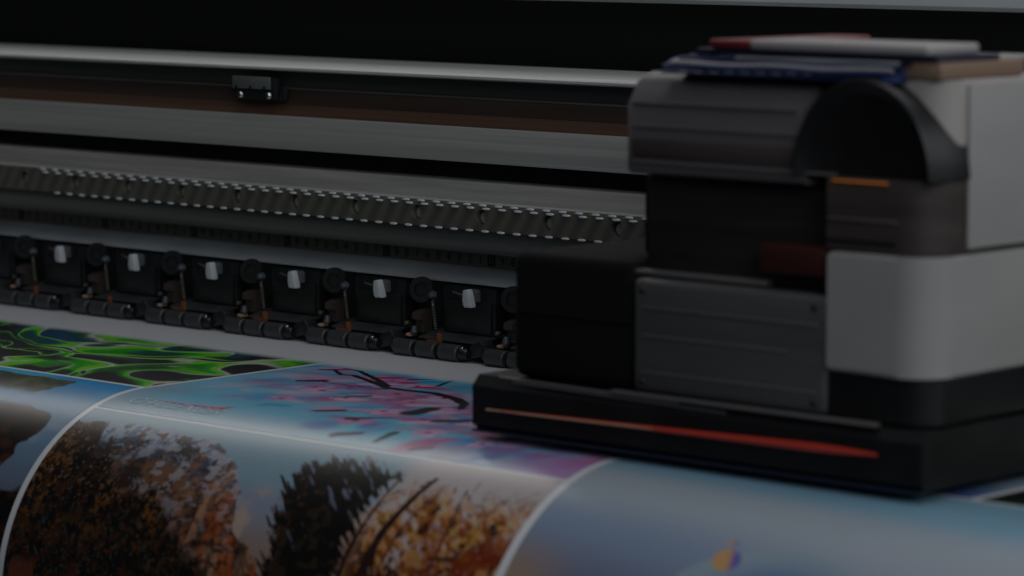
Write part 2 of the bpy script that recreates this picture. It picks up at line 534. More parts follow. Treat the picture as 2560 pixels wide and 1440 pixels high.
def make_unit():
    """Built round x = 0 at the left edge of its white lever."""
    u = empty('pinch_roller_unit')
    def P(name, bm, mat, parent=u, **k):
        return finish(name, bm, mat, parent, **k)
    # three rubber rollers on a common axle
    ay, az, rr = -0.036, -0.0591, 0.0056
    for i, x0 in enumerate((-0.0578, -0.0368, -0.0158)):
        r = P('roller', bm_cyl((x0, ay, az), (x0 + 0.0172, ay, az), rr, seg=24, bevel=0.0007), M['rubber'])
        P('hub', bm_cyl((x0 + 0.0173, ay, az), (x0 + 0.0189, ay, az), 0.0041, seg=18), M['hub'], r)
        P('pin', bm_cyl((x0 - 0.0020, ay - 0.0012, az + 0.0036), (x0 - 0.0003, ay - 0.0012, az + 0.0036), 0.0009, seg=8, bevel=0.0003), M['steel'], r)
    P('axle', bm_cyl((-0.0605, ay, az), (0.0105, ay, az), 0.0018, seg=12), M['hub'])
    P('end_cap', bm_cyl((0.0034, ay, az), (0.0092, ay, az), 0.0046, 0.0034, seg=18, bevel=0.0005), M['hub'])
    P('pin', bm_cyl((0.0040, ay - 0.0022, az + 0.0042), (0.0064, ay - 0.0022, az + 0.0042), 0.0010, seg=8, bevel=0.0003), M['steel'])
    # roller bracket: bent plate over the back of the rollers, ending in an arm at the right
    P('bracket', bm_extrude_x([(-0.0335, -0.0523), (-0.0330, -0.0515), (-0.024, -0.0490), (-0.010, -0.0470), (-0.010, -0.0482), (-0.024, -0.0502)], -0.040, 0.0200), M['rubber'])
    P('arm', bm_extrude_y([(0.0100, -0.0650 + 0.003), (0.0195, -0.0600), (0.0230, -0.0520), (0.0200, -0.0495), (0.0100, -0.0530)], -0.036, -0.026, bevel=0.0008), M['black'])
    P('arm', bm_extrude_y([(-0.0630, -0.0595), (-0.0598, -0.0620), (-0.0580, -0.0560), (-0.0598, -0.0520)], -0.038, -0.026, bevel=0.0005), M['black'])
    # black body between the levers
    b = P('body', bm_box(-0.030, 0.0185, -0.0200, -0.0085, -0.0500, -0.0160, 0.0012), M['black'])
    P('face_plate', bm_box(-0.0265, 0.0160, -0.0216, -0.0201, -0.0475, -0.0255, 0.0006), M['black'], b)
    # adjusting wheel with dark hollow centre
    wl = P('wheel', bm_ring((-0.0430, -0.0260, -0.0205), (0.35, -1, 0.05), 0.0088, 0.0050, 0.0030), M['black'])
    P('wheel_hub', bm_cyl((-0.0430, -0.0250, -0.0205), (-0.0421, -0.0276, -0.0204), 0.0050, seg=20), M['black_matte'], wl)
    P('wheel_screw', bm_cyl((-0.0330, -0.0250, -0.0235), (-0.0330, -0.0300, -0.0235), 0.0030, 0.0022, seg=6, bevel=0.0005), M['blue_screw'], wl)
    # spring under the wheel
    pts = []
    for i in range(11 * 8 + 1):
        a = 2 * math.pi * i / 8
        pts.append((-0.0300 + 0.0009 * math.cos(a) + 0.0030 * i / 88, -0.0300 + 0.0009 * math.sin(a), -0.0265 - 0.0190 * i / 88))
    P('spring', bm_tube(pts, 0.00042, 5), M['dull_steel'])
    # brown post and its pale foot
    po = P('post', bm_extrude_x([(-0.0260, -0.0335), (-0.0330, -0.0360), (-0.0330, -0.0400), (-0.0290, -0.0420), (-0.0300, -0.0490), (-0.0220, -0.0490), (-0.0220, -0.0335)], -0.0465, -0.0385), M['post'])
    P('post_foot', bm_cyl((-0.0450, -0.0330, -0.0500), (-0.0450, -0.0320, -0.0450), 0.0026, 0.0018, seg=12, bevel=0.0005), M['blue_screw'], po)
    # copper tabs showing above the rollers
    P('foam_tab', bm_box(-0.0520, -0.0475, -0.0345, -0.0275, -0.0520, -0.0498, 0.0008), M['tan'])
    P('copper_tab', bm_extrude_y([(-0.0330, -0.0522), (-0.0190, -0.0522), (-0.0190, -0.0455), (-0.0225, -0.0455), (-0.0225, -0.0506), (-0.0330, -0.0506)], -0.0352, -0.0338), M['copper'])
    # small round screw at the right
    P('screw', bm_cyl((0.0215, -0.0190, -0.0455), (0.0215, -0.0225, -0.0455), 0.0016, seg=12, bevel=0.0004), M['dull_steel'])
    # pale lever with its rounded head, smoky wing behind it and the wire it hangs on
    lv = P('lever', bm_extrude_y([(0.0004, -0.0182), (0.0012, -0.0170), (0.0042, -0.0165), (0.0052, -0.0172), (0.0060, -0.0205), (0.0078, -0.0272), (0.0076, -0.0286), (0.0018, -0.0286), (0.0006, -0.0272), (0.0000, -0.0240)],
                                 -0.0335, -0.0285, bevel=0.0008), M['lever'])
    P('lever_wing', bm_extrude_y([(0.0030, -0.0168), (0.0068, -0.0172), (0.0080, -0.0186), (0.0080, -0.0250), (0.0066, -0.0258), (0.0030, -0.0262)],
                                 -0.0283, -0.0240, bevel=0.0008), M['lever_dim'], lv)
    P('wire', bm_tube([(-0.0150, -0.0262, -0.0194), (-0.0070, -0.0285, -0.0203), (0.0012, -0.0300, -0.0212)], 0.00055, 6), M['dull_steel'], lv)
    return u

def copy_tree(o, parent=None):
    c = o.copy()
    COL.objects.link(c)
    if parent is not None:
        c.parent = parent
    for ch in list(o.children):
        copy_tree(ch, c)
    return c

proto = make_unit()
units = []
for i in range(-1, 7):
    units.append(proto if i == -1 else copy_tree(proto))
LBL = ['black pinch roller unit cut off by the left edge of the picture',
       'leftmost whole pinch roller unit, with white lever and three black rollers',
       'pinch roller unit with white lever, second whole one from the left',
       'pinch roller unit with white lever, third whole one from the left',
       'pinch roller unit with white lever, fourth whole one from the left',
       'pinch roller unit with white lever, second one left of the carriage',
       'pinch roller unit whose white lever is nearest to the carriage',
       'pinch roller unit half hidden behind the left side of the carriage']
for k, u in enumerate(units):
    u.location = (-0.1196 + 0.08468 * (k - 1), 0, 0)
    tag(u, LBL[k], 'pinch roller', 'pinch roller units under the beam')
    rv = random.Random(40 + k)
    for ch in u.children:
        kind = ch.name.split('.')[0]
        if kind == 'lever':
            ch.rotation_euler = (0, rv.uniform(-0.05, 0.05), 0)
        elif kind == 'copper_tab':
            ch.location = (rv.uniform(-0.002, 0.002), 0, rv.uniform(-0.0035, 0.0002))
        elif kind == 'foam_tab':
            ch.location = (rv.uniform(-0.001, 0.0015), 0, rv.uniform(-0.0015, 0.0))
        elif kind == 'roller':
            ch.rotation_euler = (0, 0, rv.uniform(-0.008, 0.008))

# ------------------------------------------------------------------ vinyl sheet and its prints
sheet = tag(empty('vinyl_sheet', (0.4, -0.26, -0.065)), 'white vinyl sheet with colourful printed pictures curving over the front edge', 'printed sheet')

def grid_mesh(name, X, Sv, off, mat, parent, ink=None):
    nx, ns = len(X), len(Sv)
    yz = np.array([sheet_pt(s, off) for s in Sv])
    co = np.empty((ns, nx, 3), np.float32)
    co[:, :, 0] = X[None, :]
    co[:, :, 1] = yz[:, 0][:, None]
    co[:, :, 2] = yz[:, 1][:, None]
    me = bpy.data.meshes.new(name)
    nf = (nx - 1) * (ns - 1)
    me.vertices.add(nx * ns)
    me.vertices.foreach_set('co', co.ravel())
    i = (np.arange(ns - 1)[:, None] * nx + np.arange(nx - 1)[None, :]).ravel()
    q = np.stack([i, i + nx, i + nx + 1, i + 1], 1).astype(np.int32)
    me.loops.add(nf * 4)
    me.loops.foreach_set('vertex_index', q.ravel())
    me.polygons.add(nf)
    me.polygons.foreach_set('loop_start', np.arange(0, nf * 4, 4, dtype=np.int32))
    me.update(calc_edges=True)
    me.polygons.foreach_set('use_smooth', np.ones(nf, bool))
    if ink is not None:
        at = me.color_attributes.new('ink', 'FLOAT_COLOR', 'POINT')
        c = np.ones((ns * nx, 4), np.float32)
        c[:, :3] = ink.reshape(-1, 3)
        at.data.foreach_set('color', c.ravel())
    me.materials.append(mat)
    o = link(name, me, parent)
    o.location = -Vector(parent.location)
    return o

Sv = np.concatenate([np.linspace(-0.055, S0, 12), S0 + np.linspace(0.002, RC * TH, 60), S0 + RC * TH + np.linspace(0.02, 0.42, 8)])
base_sheet = grid_mesh('sheet', np.linspace(-0.62, 1.38, 40), Sv, 0.0, M['paper'], sheet)

# --- painting tools (all in paper coordinates: X across the sheet, s along the feed, metres)
def h2(ix, iy, seed):
    n = (ix.astype(np.int64) * 374761393 + iy.astype(np.int64) * 668265263 + seed * 1442695041) & 0xffffffff
    n = ((n ^ (n >> 13)) * 1274126177) & 0xffffffff
    return ((n ^ (n >> 16)) & 0xffff) / 65535.0

def vnoise(x, y, seed=0):
    ix, iy = np.floor(x), np.floor(y)
    fx, fy = x - ix, y - iy
    fx, fy = fx * fx * (3 - 2 * fx), fy * fy * (3 - 2 * fy)
    a, b = h2(ix, iy, seed), h2(ix + 1, iy, seed)
    c, d = h2(ix, iy + 1, seed), h2(ix + 1, iy + 1, seed)
    return (a * (1 - fx) + b * fx) * (1 - fy) + (c * (1 - fx) + d * fx) * fy

def fbm(x, y, oct=5, seed=0, gain=0.5):
    t, amp, tot = 0, 1.0, 0
    for o in range(oct):
        t = t + amp * vnoise(x * 2 ** o, y * 2 ** o, seed + o * 17)
        tot += amp
        amp *= gain
    return t / tot

def ss(a, b, x):
    t = np.clip((x - a) / (b - a), 0, 1)
    return t * t * (3 - 2 * t)

def K(r, g, b):
    """Ink colour from how it reads beside the white of the vinyl (white = 98)."""
    return np.array([min(0.86, 0.80 * (v / 98.0) ** 2.2) for v in (r, g, b)])

def mix(img, col, f):
    f = np.clip(f, 0, 1)[..., None]
    return img * (1 - f) + np.asarray(col) * f

def seg_dist(X, S, pts):
    d = np.full(X.shape, 9.0)
    tt = np.zeros(X.shape)
    n = len(pts) - 1
    for i in range(n):
        (x0, y0), (x1, y1) = pts[i], pts[i + 1]
        dx, dy = x1 - x0, y1 - y0
        t = np.clip(((X - x0) * dx + (S - y0) * dy) / (dx * dx + dy * dy), 0, 1)
        e = np.hypot(X - x0 - t * dx, S - y0 - t * dy)
        tt = np.where(e < d, (i + t) / n, tt)
        d = np.minimum(d, e)
    return d, tt

def inside(X, S, poly):
    c = np.zeros(X.shape, bool)
    n = len(poly)
    for i in range(n):
        x0, y0 = poly[i]
        x1, y1 = poly[(i + 1) % n]
        cond = (y0 > S) != (y1 > S)
        xi = (x1 - x0) * (S - y0) / ((y1 - y0) if y1 != y0 else 1e-9) + x0
        c ^= cond & (X < xi)
    return c

def soft_poly(X, S, poly, soft):
    d, _ = seg_dist(X, S, poly + [poly[0]])
    d = np.where(inside(X, S, poly), d, -d)
    return ss(-soft, soft, d)

def canvas(x0, x1, s0, s1, step):
    xs = np.linspace(x0, x1, int((x1 - x0) / step) + 1)
    sv = np.linspace(s0, s1, int((s1 - s0) / step) + 1)
    X, S = np.meshgrid(xs, sv)
    return xs, sv, X, S

EDGE = 0.0975            # where printing has got to
WHITE = np.array([0.80, 0.82, 0.85])

def unfinished(img, X, S):
    """Last passes not laid down yet: ink thins out in feed bands."""
    f = ss(EDGE - 0.002, EDGE + 0.016, S + 0.004 * (fbm(X * 60, S * 10, 3, 91) - 0.5))
    return WHITE * (1 - f[..., None]) + img * f[..., None]

# 1 green marble print
def paint_marble(X, S, seed=3):
    wx = fbm(X * 8, S * 9, 3, seed) - 0.5
    wy = fbm(X * 8 + 7, S * 9 + 3, 3, seed + 5) - 0.5
    a = X * 9.5 + wx * 3.8 + S * 4
    b = S * 18 + wy * 4.0 - X * 5
    n = fbm(a, b, 2, seed + 9, 0.30)
    n2 = fbm(a * 0.8 + 4.3, b * 0.9 + 1.7, 2, seed + 21, 0.3)
    img = np.zeros(X.shape + (3,)) + K(17, 17, 20)
    img = mix(img, K(6, 36, 32), ss(0.64, 0.72, n2) * 0.9)
    img = mix(img, K(6, 32, 50), ss(0.76, 0.82, n2) * 0.7)
    wv = 0.35 + 1.7 * ss(0.30, 0.70, fbm(X * 16 + 3, S * 20 + 8, 2, seed + 71))
    def ribbon(f, lev, wd, strength):
        nonlocal img
        t = (f - lev) / (wd * wv)                     # 0 at the pale edge, 1 at the dark side
        m = ss(0.0, 0.12, t) * ss(1.25, 0.55, t) * strength
        img = mix(img, K(10, 66, 8), m)
        img = mix(img, K(20, 80, 8), m * ss(0.75, 0.25, t))
        img = mix(img, K(60, 92, 8), m * np.exp(-((t - 0.28) / 0.13) ** 2) * 0.7)
        img = mix(img, K(92, 96, 84), np.exp(-((t - 0.02) / 0.085) ** 2) * strength * 0.8)
    v = ss(0.30, 0.55, fbm(X * 12 + 2, S * 16, 2, seed + 33))
    ribbon(n, 0.52, 0.115, 0.45 + 0.55 * v)
    ribbon(n2, 0.455, 0.095, ss(0.36, 0.56, fbm(X * 9 + 5, S * 13 + 9, 2, seed + 50)))
    ribbon(1 - n, 0.57, 0.080, ss(0.42, 0.60, fbm(X * 10 + 1, S * 14 + 4, 2, seed + 60)))
    return img

xs, sv, X, S = canvas(-0.155, 0.2396, EDGE - 0.002, 0.2545, 0.0007)
grid_mesh('marble_print', xs, sv, 0.00018, M['print'], sheet, unfinished(paint_marble(X, S), X, S))
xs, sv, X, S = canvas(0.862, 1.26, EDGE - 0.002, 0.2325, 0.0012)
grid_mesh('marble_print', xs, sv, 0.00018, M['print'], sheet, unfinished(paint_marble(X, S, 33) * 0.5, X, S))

# 2 lake print, left column
def paint_lake(X, S):
    t = ss(0.255, 0.32, S)
    img = np.zeros(X.shape + (3,)) + K(2, 62, 92)
    img = mix(img, K(22, 74, 96), ss(0.45, 0.7, fbm(X * 14, S * 30, 4, 2)))
    img = mix(img, K(46, 60, 72), t)
    img = mix(img, K(44, 47, 54), ss(0.32, 0.39, S))
    img = mix(img, K(74, 78, 82), ss(0.5, 0.72, fbm(X * 18 + 3, S * 40, 4, 12)) * 0.5)
    e = (fbm(X * 70, S * 70, 4, 8) - 0.5) * 0.03
    m1 = ss(-0.001, 0.001, 0.190 - 0.55 * np.abs(S - 0.278) - X + e) * ss(0.2665, 0.2695, S + e * 0.15) * ss(0.298, 0.290, S)
    tree = mix(np.zeros(img.shape) + K(16, 20, 14), K(34, 36, 22), ss(0.4, 0.65, fbm(X * 120, S * 120, 3, 4)))
    img = img * (1 - m1[..., None]) + tree * m1[..., None]
    edge = 0.222 - 1.6 * np.maximum(0, 0.330 - S) * ss(0.33, 0.30, S) - 0.5 * np.maximum(0, S - 0.336) ** 1.0 + e * 0.7
    m2 = ss(-0.0012, 0.0012, edge - X) * ss(0.306, 0.312, S) * ss(0.366, 0.356, S)
    tree2 = mix(np.zeros(img.shape) + K(13, 9, 7), K(28, 17, 11), ss(0.42, 0.7, fbm(X * 90, S * 90, 4, 44)))
    img = img * (1 - m2[..., None]) + tree2 * m2[..., None]
    m3 = ss(0.368, 0.374, S + e)
    img = img * (1 - m3[..., None]) + tree2 * 0.6 * m3[..., None]
    return img
xs, sv, X, S = canvas(-0.155, 0.2396, 0.2594, 0.52, 0.0011)
grid_mesh('lake_print', xs, sv, 0.00018, M['print'], sheet, paint_lake(X, S))

# 3 blossom print, centre column, upper picture
def ellipse(X, S, cx, cy, rx, ry, ang):
    c, s = math.cos(ang), math.sin(ang)
    u = ((X - cx) * c + (S - cy) * s) / rx
    v = (-(X - cx) * s + (S - cy) * c) / ry
    return u * u + v * v

def paint_blossom(X, S):
    rnd = random.Random(11)
    img = np.zeros(X.shape + (3,)) + K(50, 80, 94)
    ST = X * 0.75 + S
    img = mix(img, K(36, 62, 84), ss(0.50, 0.70, fbm(X * 16, ST * 22, 4, 5)) * 0.8)
    img = mix(img, K(38, 86, 98), ss(0.46, 0.66, fbm(X * 13 + 9, S * 18, 3, 6)) * ss(0.27, 0.33, X))
    img = mix(img, K(10, 60, 90), ss(0.54, 0.70, fbm(X * 22 + 2, S * 26 + 5, 3, 15)) * ss(0.29, 0.36, X) * 0.95)
    img = mix(img, K(78, 84, 88), ss(0.268, 0.296, S) * 0.75)
    img = mix(img, K(62, 72, 80), ss(0.30, 0.25, X) * ss(0.22, 0.25, S) * 0.7)
    # blossoms out of focus, thickest towards the right
    pal = [K(76, 48, 70), K(86, 66, 82), K(58, 56, 80), K(80, 34, 58), K(90, 78, 90), K(46, 56, 82), K(66, 36, 56)]
    for i in range(330):
        x = 0.262 + 0.375 * rnd.random() ** 0.85
        s = rnd.gauss(0.135 + 0.34 * (x - 0.26), 0.040)
        if s < 0.100 or s > 0.290:
            continue
        r = rnd.uniform(0.004, 0.015)
        q = ellipse(X, S, x, s, r * rnd.uniform(0.9, 1.6), r * rnd.uniform(0.4, 0.8), rnd.uniform(-1.0, 0.3))
        f = np.exp(-q ** 2.2) if rnd.random() < 0.5 else np.exp(-q)
        img = mix(img, rnd.choice(pal), f * rnd.uniform(0.45, 0.95) * (0.55 + 0.45 * min(1, (x - 0.26) / 0.12)))
    # five-petalled blossoms clustered along the boughs
    for i in range(34):
        bx_ = rnd.uniform(0.285, 0.56)
        bs_ = rnd.gauss(0.150 + 0.36 * (bx_ - 0.29), 0.026)
        if bs_ < 0.108 or bs_ > 0.285:
            continue
        r = rnd.uniform(0.0055, 0.0095)
        a0 = rnd.uniform(0, 6.28)
        colr = rnd.choice([K(86, 62, 82), K(90, 72, 88), K(80, 54, 76), K(72, 48, 72), K(88, 58, 76)])
        for k in range(5):
            a = a0 + k * 1.2566
            q = ellipse(X, S, bx_ + r * 0.75 * math.cos(a), bs_ + r * 0.75 * math.sin(a), r * 0.72, r * 0.50, a)
            img = mix(img, colr * rnd.uniform(0.8, 1.1), ss(1.5, 0.6, q) * 0.85)
        img = mix(img, K(64, 14, 36), ss(1.6, 0.4, ellipse(X, S, bx_, bs_, r * 0.28, r * 0.28, 0)))
    for cx, cy, rx, ry in ((0.376, 0.206, 0.011, 0.0045), (0.472, 0.241, 0.015, 0.0055), (0.428, 0.190, 0.016, 0.005), (0.500, 0.226, 0.012, 0.005),
                           (0.345, 0.142, 0.008, 0.0035), (0.412, 0.172, 0.010, 0.004), (0.455, 0.205, 0.010, 0.004), (0.336, 0.150, 0.009, 0.004)):
        img = mix(img, K(88, 78, 92), ss(1.25, 0.8, ellipse(X, S, cx, cy, rx, ry, -0.7)))
    for cx, cy, rx, ry in ((0.357, 0.118, 0.013, 0.007), (0.405, 0.222, 0.016, 0.006), (0.455, 0.222, 0.010, 0.006)):
        img = mix(img, K(14, 72, 96), ss(1.4, 0.5, ellipse(X, S, cx, cy, rx, ry, -0.75)) * 0.9)
    for cx, cy, rx, ry in ((0.272, 0.119, 0.012, 0.004), (0.325, 0.122, 0.012, 0.004), (0.372, 0.138, 0.010, 0.004), (0.398, 0.247, 0.012, 0.0045), (0.350, 0.130, 0.008, 0.004), (0.30, 0.165, 0.010, 0.004)):
        img = mix(img, K(80, 18, 44), ss(1.3, 0.6, ellipse(X, S, cx, cy, rx, ry, -0.75)))
    def stroke(pts, w0, w1, colr, soft=0.0006):
        nonlocal img
        d, t = seg_dist(X, S, pts)
        wd = w0 + (w1 - w0) * t + 0.0012 * (fbm(X * 300, S * 300, 2, 77) - 0.5)
        img = mix(img, colr, ss(soft, -soft, d - wd))
    dk = K(12, 8, 14)
    stroke([(0.2638, 0.124), (0.272, 0.120), (0.2909, 0.1324), (0.2997, 0.1293), (0.3261, 0.1406), (0.3544, 0.1541), (0.3695, 0.1547), (0.3819, 0.1528), (0.3942, 0.151), (0.4208, 0.1595)], 0.0013, 0.0040, dk)
    stroke([(0.2702, 0.1095), (0.2891, 0.1131), (0.3273, 0.1344), (0.3493, 0.149)], 0.0010, 0.0032, dk)
    stroke([(0.3068, 0.1637), (0.330, 0.163), (0.3595, 0.1592)], 0.0010, 0.0014, K(18, 20, 40))
    stroke([(0.3733, 0.1266), (0.3622, 0.1018)], 0.0016, 0.0012, dk)
    stroke([(0.339, 0.118), (0.352, 0.107)], 0.0022, 0.0014, K(26, 8, 18))
    stroke([(0.4208, 0.1595), (0.440, 0.172), (0.452, 0.188)], 0.0044, 0.0022, dk)
    mar = K(30, 7, 18)
    stroke([(0.2924, 0.170), (0.3031, 0.1601)], 0.0034, 0.0044, mar)
    stroke([(0.3951, 0.2523), (0.4027, 0.2407)], 0.0026, 0.0038, mar)
    stroke([(0.4301, 0.2591), (0.4455, 0.2406)], 0.0040, 0.0014, K(16, 10, 18), 0.0014)
    stroke([(0.4823, 0.2895), (0.4825, 0.2748)], 0.0022, 0.0034, K(24, 26, 34), 0.0020)
    stroke([(0.4473, 0.2895), (0.4619, 0.2824)], 0.0034, 0.0024, K(34, 24, 36), 0.0026)
    stroke([(0.514, 0.2925), (0.5245, 0.2872)], 0.0030, 0.0022, K(44, 22, 40), 0.0026)
    stroke([(0.4426, 0.2213), (0.4381, 0.1986)], 0.0070, 0.0056, K(14, 18, 18), 0.0018)
    stroke([(0.476, 0.232), (0.494, 0.210)], 0.0050, 0.0040, K(16, 12, 18), 0.0018)
    stroke([(0.36, 0.205), (0.372, 0.188)], 0.0014, 0.0030, mar, 0.001)
    img = mix(img, K(80, 58, 84), ss(0.560, 0.62, X) * ss(0.262, 0.280, S) * 0.8)
    return img
xs, sv, X, S = canvas(0.2448, 0.638, EDGE - 0.002, 0.2986, 0.0006)
grid_mesh('blossom_print', xs, sv, 0.00018, M['print'], sheet, unfinished(paint_blossom(X, S), X, S))

# lettering and red swoosh printed over the blossom picture's lower left corner
def on_sheet(me, cx, cs, off):
    co = np.empty(len(me.vertices) * 3, np.float32)
    me.vertices.foreach_get('co', co)
    co = co.reshape(-1, 3)
    out = np.empty_like(co)
    for i, (x, y, z) in enumerate(co):
        yy, zz = sheet_pt(cs - y, off)
        out[i] = (cx + x, yy, zz)
    me.vertices.foreach_set('co', out.ravel())
    me.update()
letters = glyph_mesh('CHALLENGER', 0.0132, 0.45, 'lettering', 1.02)
on_sheet(letters, 0.3015, 0.2845, 0.0005)
letters.materials.append(material('white_ink', (0.54, 0.68, 0.72), 0.35))
lo = link('lettering', letters, sheet)
lo.location = -Vector(sheet.location)
bm = bmesh.new()
vs = [bm.verts.new((x, -s, 0)) for x, s in ((0.270, 0.2802), (0.300, 0.2789), (0.333, 0.2768), (0.344, 0.2696), (0.340, 0.2740), (0.3385, 0.2790), (0.300, 0.2800))]
bm.faces.new(vs)
bmesh.ops.triangulate(bm, faces=bm.faces[:])
me = bpy.data.meshes.new('swoosh')
bm.to_mesh(me); bm.free()
on_sheet(me, 0, 0, 0.0005)
me.materials.append(material('red_ink', tuple(K(88, 16, 34)), 0.42))
so = link('swoosh', me, sheet)
so.location = -Vector(sheet.location)

# 4 mountain and forest print, centre column, lower picture
def paint_mountain(X, S):
    f1 = fbm(X * 40, S * 60, 5, 1)
    # sky
    img = np.zeros(X.shape + (3,)) + K(56, 69, 76)
    img = mix(img, K(60, 64, 72), ss(0.335, 0.355, S))
    img = mix(img, K(66, 56, 52), ss(0.355, 0.385, S))
    img = mix(img, K(52, 40, 34), ss(0.385, 0.42, S))
    img = mix(img, K(84, 72, 64), ss(0.52, 0.68, fbm(X * 30, S * 45 + 3, 4, 14)) * ss(0.338, 0.35, S) * 0.7)
    # right hand wood: pale sky behind amber leaves
    rz = ss(0.512, 0.545, X)
    img = mix(img, K(84, 78, 78), rz * 0.9)
    U, V = X * 0.80 + S * 0.60, S * 0.80 - X * 0.60
    lf = fbm(U * 110, V * 330, 4, 23, 0.62)
    lf2 = fbm(X * 55, S * 55, 3, 31)
    low = ss(0.325, 0.385, S)
    den = ss(0.316, 0.345, S) * rz
    img = mix(img, K(84, 56, 28), ss(0.40, 0.58, lf + 0.5 * (lf2 - 0.5) + 0.14 * low) * den * 0.9)
    img = mix(img, K(84, 66, 18), ss(0.56, 0.68, fbm(U * 90, V * 200, 3, 55)) * den * 0.6)
    img = mix(img, K(60, 34, 13), ss(0.50, 0.64, fbm(U * 110 + 3, V * 330, 3, 56, 0.6) + 0.4 * (lf2 - 0.5) + 0.16 * (low - 0.5)) * den)
    img = mix(img, K(26, 13, 9), ss(0.50, 0.62, fbm(X * 150 + 2, S * 170, 4, 66, 0.6) + 0.5 * (lf2 - 0.5) + 0.22 * (low - 0.7)) * den)
    img = mix(img, K(56, 22, 10), ss(0.54, 0.66, fbm(U * 60 + 8, V * 60, 4, 68)) * ss(0.335, 0.36, S) * ss(0.565, 0.60, X) * 0.85)
    img = mix(img, K(78, 68, 64), ss(0.76, 0.84, fbm(X * 420, S * 420, 2, 69)) * den * 0.7)
    def stroke(pts, w0, w1, colr, soft=0.0004):
        nonlocal img
        d, t = seg_dist(X, S, pts)
        wd = w0 + (w1 - w0) * t + 0.0012 * (fbm(X * 260, S * 260, 2, 78) - 0.5)
        img = mix(img, colr, ss(soft, -soft, d - wd))
    tr = K(22, 14, 13)
    stroke([(0.5551, 0.3174), (0.5503, 0.3383), (0.5448, 0.3615), (0.5427, 0.3863), (0.542, 0.44)], 0.0018, 0.0042, tr)
    stroke([(0.531, 0.3214), (0.5290, 0.3564), (0.5266, 0.3795), (0.5269, 0.43)], 0.0008, 0.0020, tr)
    stroke([(0.566, 0.325), (0.556, 0.358), (0.553, 0.40)], 0.0004, 0.0012, K(40, 24, 18))
    stroke([(0.583, 0.322), (0.590, 0.35), (0.592, 0.40)], 0.0005, 0.0014, K(44, 24, 16))
    stroke([(0.612, 0.325), (0.606, 0.37), (0.606, 0.41)], 0.0004, 0.0012, K(48, 26, 16))
    rnd = random.Random(4)
    for i in range(70):
        x = rnd.uniform(0.53, 0.625); s = rnd.uniform(0.32, 0.40)
        stroke([(x, s), (x + rnd.uniform(-0.012, 0.012), s - rnd.uniform(0.004, 0.014))], 0.0003, 0.0001, K(38, 22, 14), 0.0003)
    # conifer
    U, V = X * 0.80 + S * 0.60, S * 0.80 - X * 0.60
    e = (fbm(U * 55, V * 460, 4, 19, 0.60) - 0.5) * 0.026
    tree = [(0.4491, 0.3329), (0.4542, 0.3233), (0.4752, 0.3136), (0.496, 0.3104), (0.5309, 0.318), (0.5244, 0.3333), (0.5223, 0.3515), (0.5231, 0.3673), (0.522, 0.3892), (0.522, 0.46), (0.452, 0.46), (0.4636, 0.3974), (0.4665, 0.3852), (0.4649, 0.3731), (0.4604, 0.3607), (0.4558, 0.3474)]
    d, _ = seg_dist(X, S, tree + [tree[0]])
    d = np.where(inside(X, S, tree), d, -d)
    tm = ss(-0.0008, 0.0008, d + e)
    tc = np.zeros(img.shape) + K(11, 10, 9)
    tc = mix(tc, K(24, 19, 14), ss(0.5, 0.72, fbm(X * 160, S * 220, 3, 87)) * 0.8)
    sn = fbm(U * 48, V * 400, 3, 29, 0.5)
    tc = mix(tc, K(56, 62, 74), ss(0.70, 0.78, sn) * ss(0.362, 0.330, S) * 0.95)
    tc = mix(tc, K(46, 46, 54), ss(0.74, 0.80, sn) * ss(0.395, 0.36, S) * 0.8)
    tc = mix(tc, K(48, 28, 16), ss(0.70, 0.78, fbm(X * 260, S * 300, 3, 88)) * ss(0.48, 0.465, X) * 0.8)
    img = img * (1 - tm[..., None]) + tc * tm[..., None]
    # mountain with snow, trees in front
    mt = [(0.20, 0.306), (0.2482, 0.316), (0.2823, 0.3110), (0.328, 0.3130), (0.3729, 0.316), (0.3985, 0.3276), (0.4156, 0.3415), (0.424, 0.3522), (0.4298, 0.3678), (0.4384, 0.3793), (0.4508, 0.3838), (0.4582, 0.3888), (0.4636, 0.3974), (0.47, 0.46), (0.20, 0.46)]
    d, _ = seg_dist(X, S, mt + [mt[0]])
    d = np.where(inside(X, S, mt), d, -d)
    mm = ss(-0.0005, 0.0007, d + (fbm(X * 120, S * 150, 4, 9, 0.6) - 0.5) * 0.006)
    right_ = ss(0.360, 0.405, X)
    rock = np.zeros(img.shape) + K(24, 19, 18)
    rid = fbm(X * 55, S * 70, 5, 37, 0.6)
    crk = np.abs(fbm(X * 34 + 4, S * 46, 5, 47, 0.62) - 0.5)
    fine = fbm(X * 230, S * 260, 4, 38, 0.62)
    rock = mix(rock, K(50, 36, 27), ss(0.42, 0.62, rid))
    rock = mix(rock, K(76, 56, 44), right_ * ss(0.36, 0.58, fbm(X * 110, S * 34, 4, 57)) * 0.9)
    rock = mix(rock, K(72, 36, 17), right_ * ss(0.50, 0.62, fbm(X * 150, S * 22, 4, 59)) * 0.85)
    rock = mix(rock, K(24, 14, 10), ss(0.50, 0.66, fine) * 0.6)
    rock = mix(rock, K(12, 10, 10), ss(0.05, 0.01, crk) * 0.8)
    snow = fbm(X * 110, S * 150, 5, 67, 0.64)
    top = ss(0.356, 0.318, S - 0.30 * np.maximum(0, X - 0.36))
    rock = mix(rock, K(70, 76, 84), ss(0.52, 0.62, snow * 0.80 + 0.20 * top) * top * 0.9)
    rock = mix(rock, K(30, 36, 48), ss(0.54, 0.62, fbm(X * 190, S * 210, 3, 39)) * top * 0.7)
    rock = mix(rock, K(68, 64, 66), ss(0.56, 0.63, snow) * ss(0.30, 0.36, X) * ss(0.41, 0.34, S) * 0.8)
    rock = mix(rock, K(72, 72, 76), np.exp(-(crk / 0.010) ** 2) * ss(0.385, 0.33, S) * ss(0.28, 0.32, X) * 0.6)
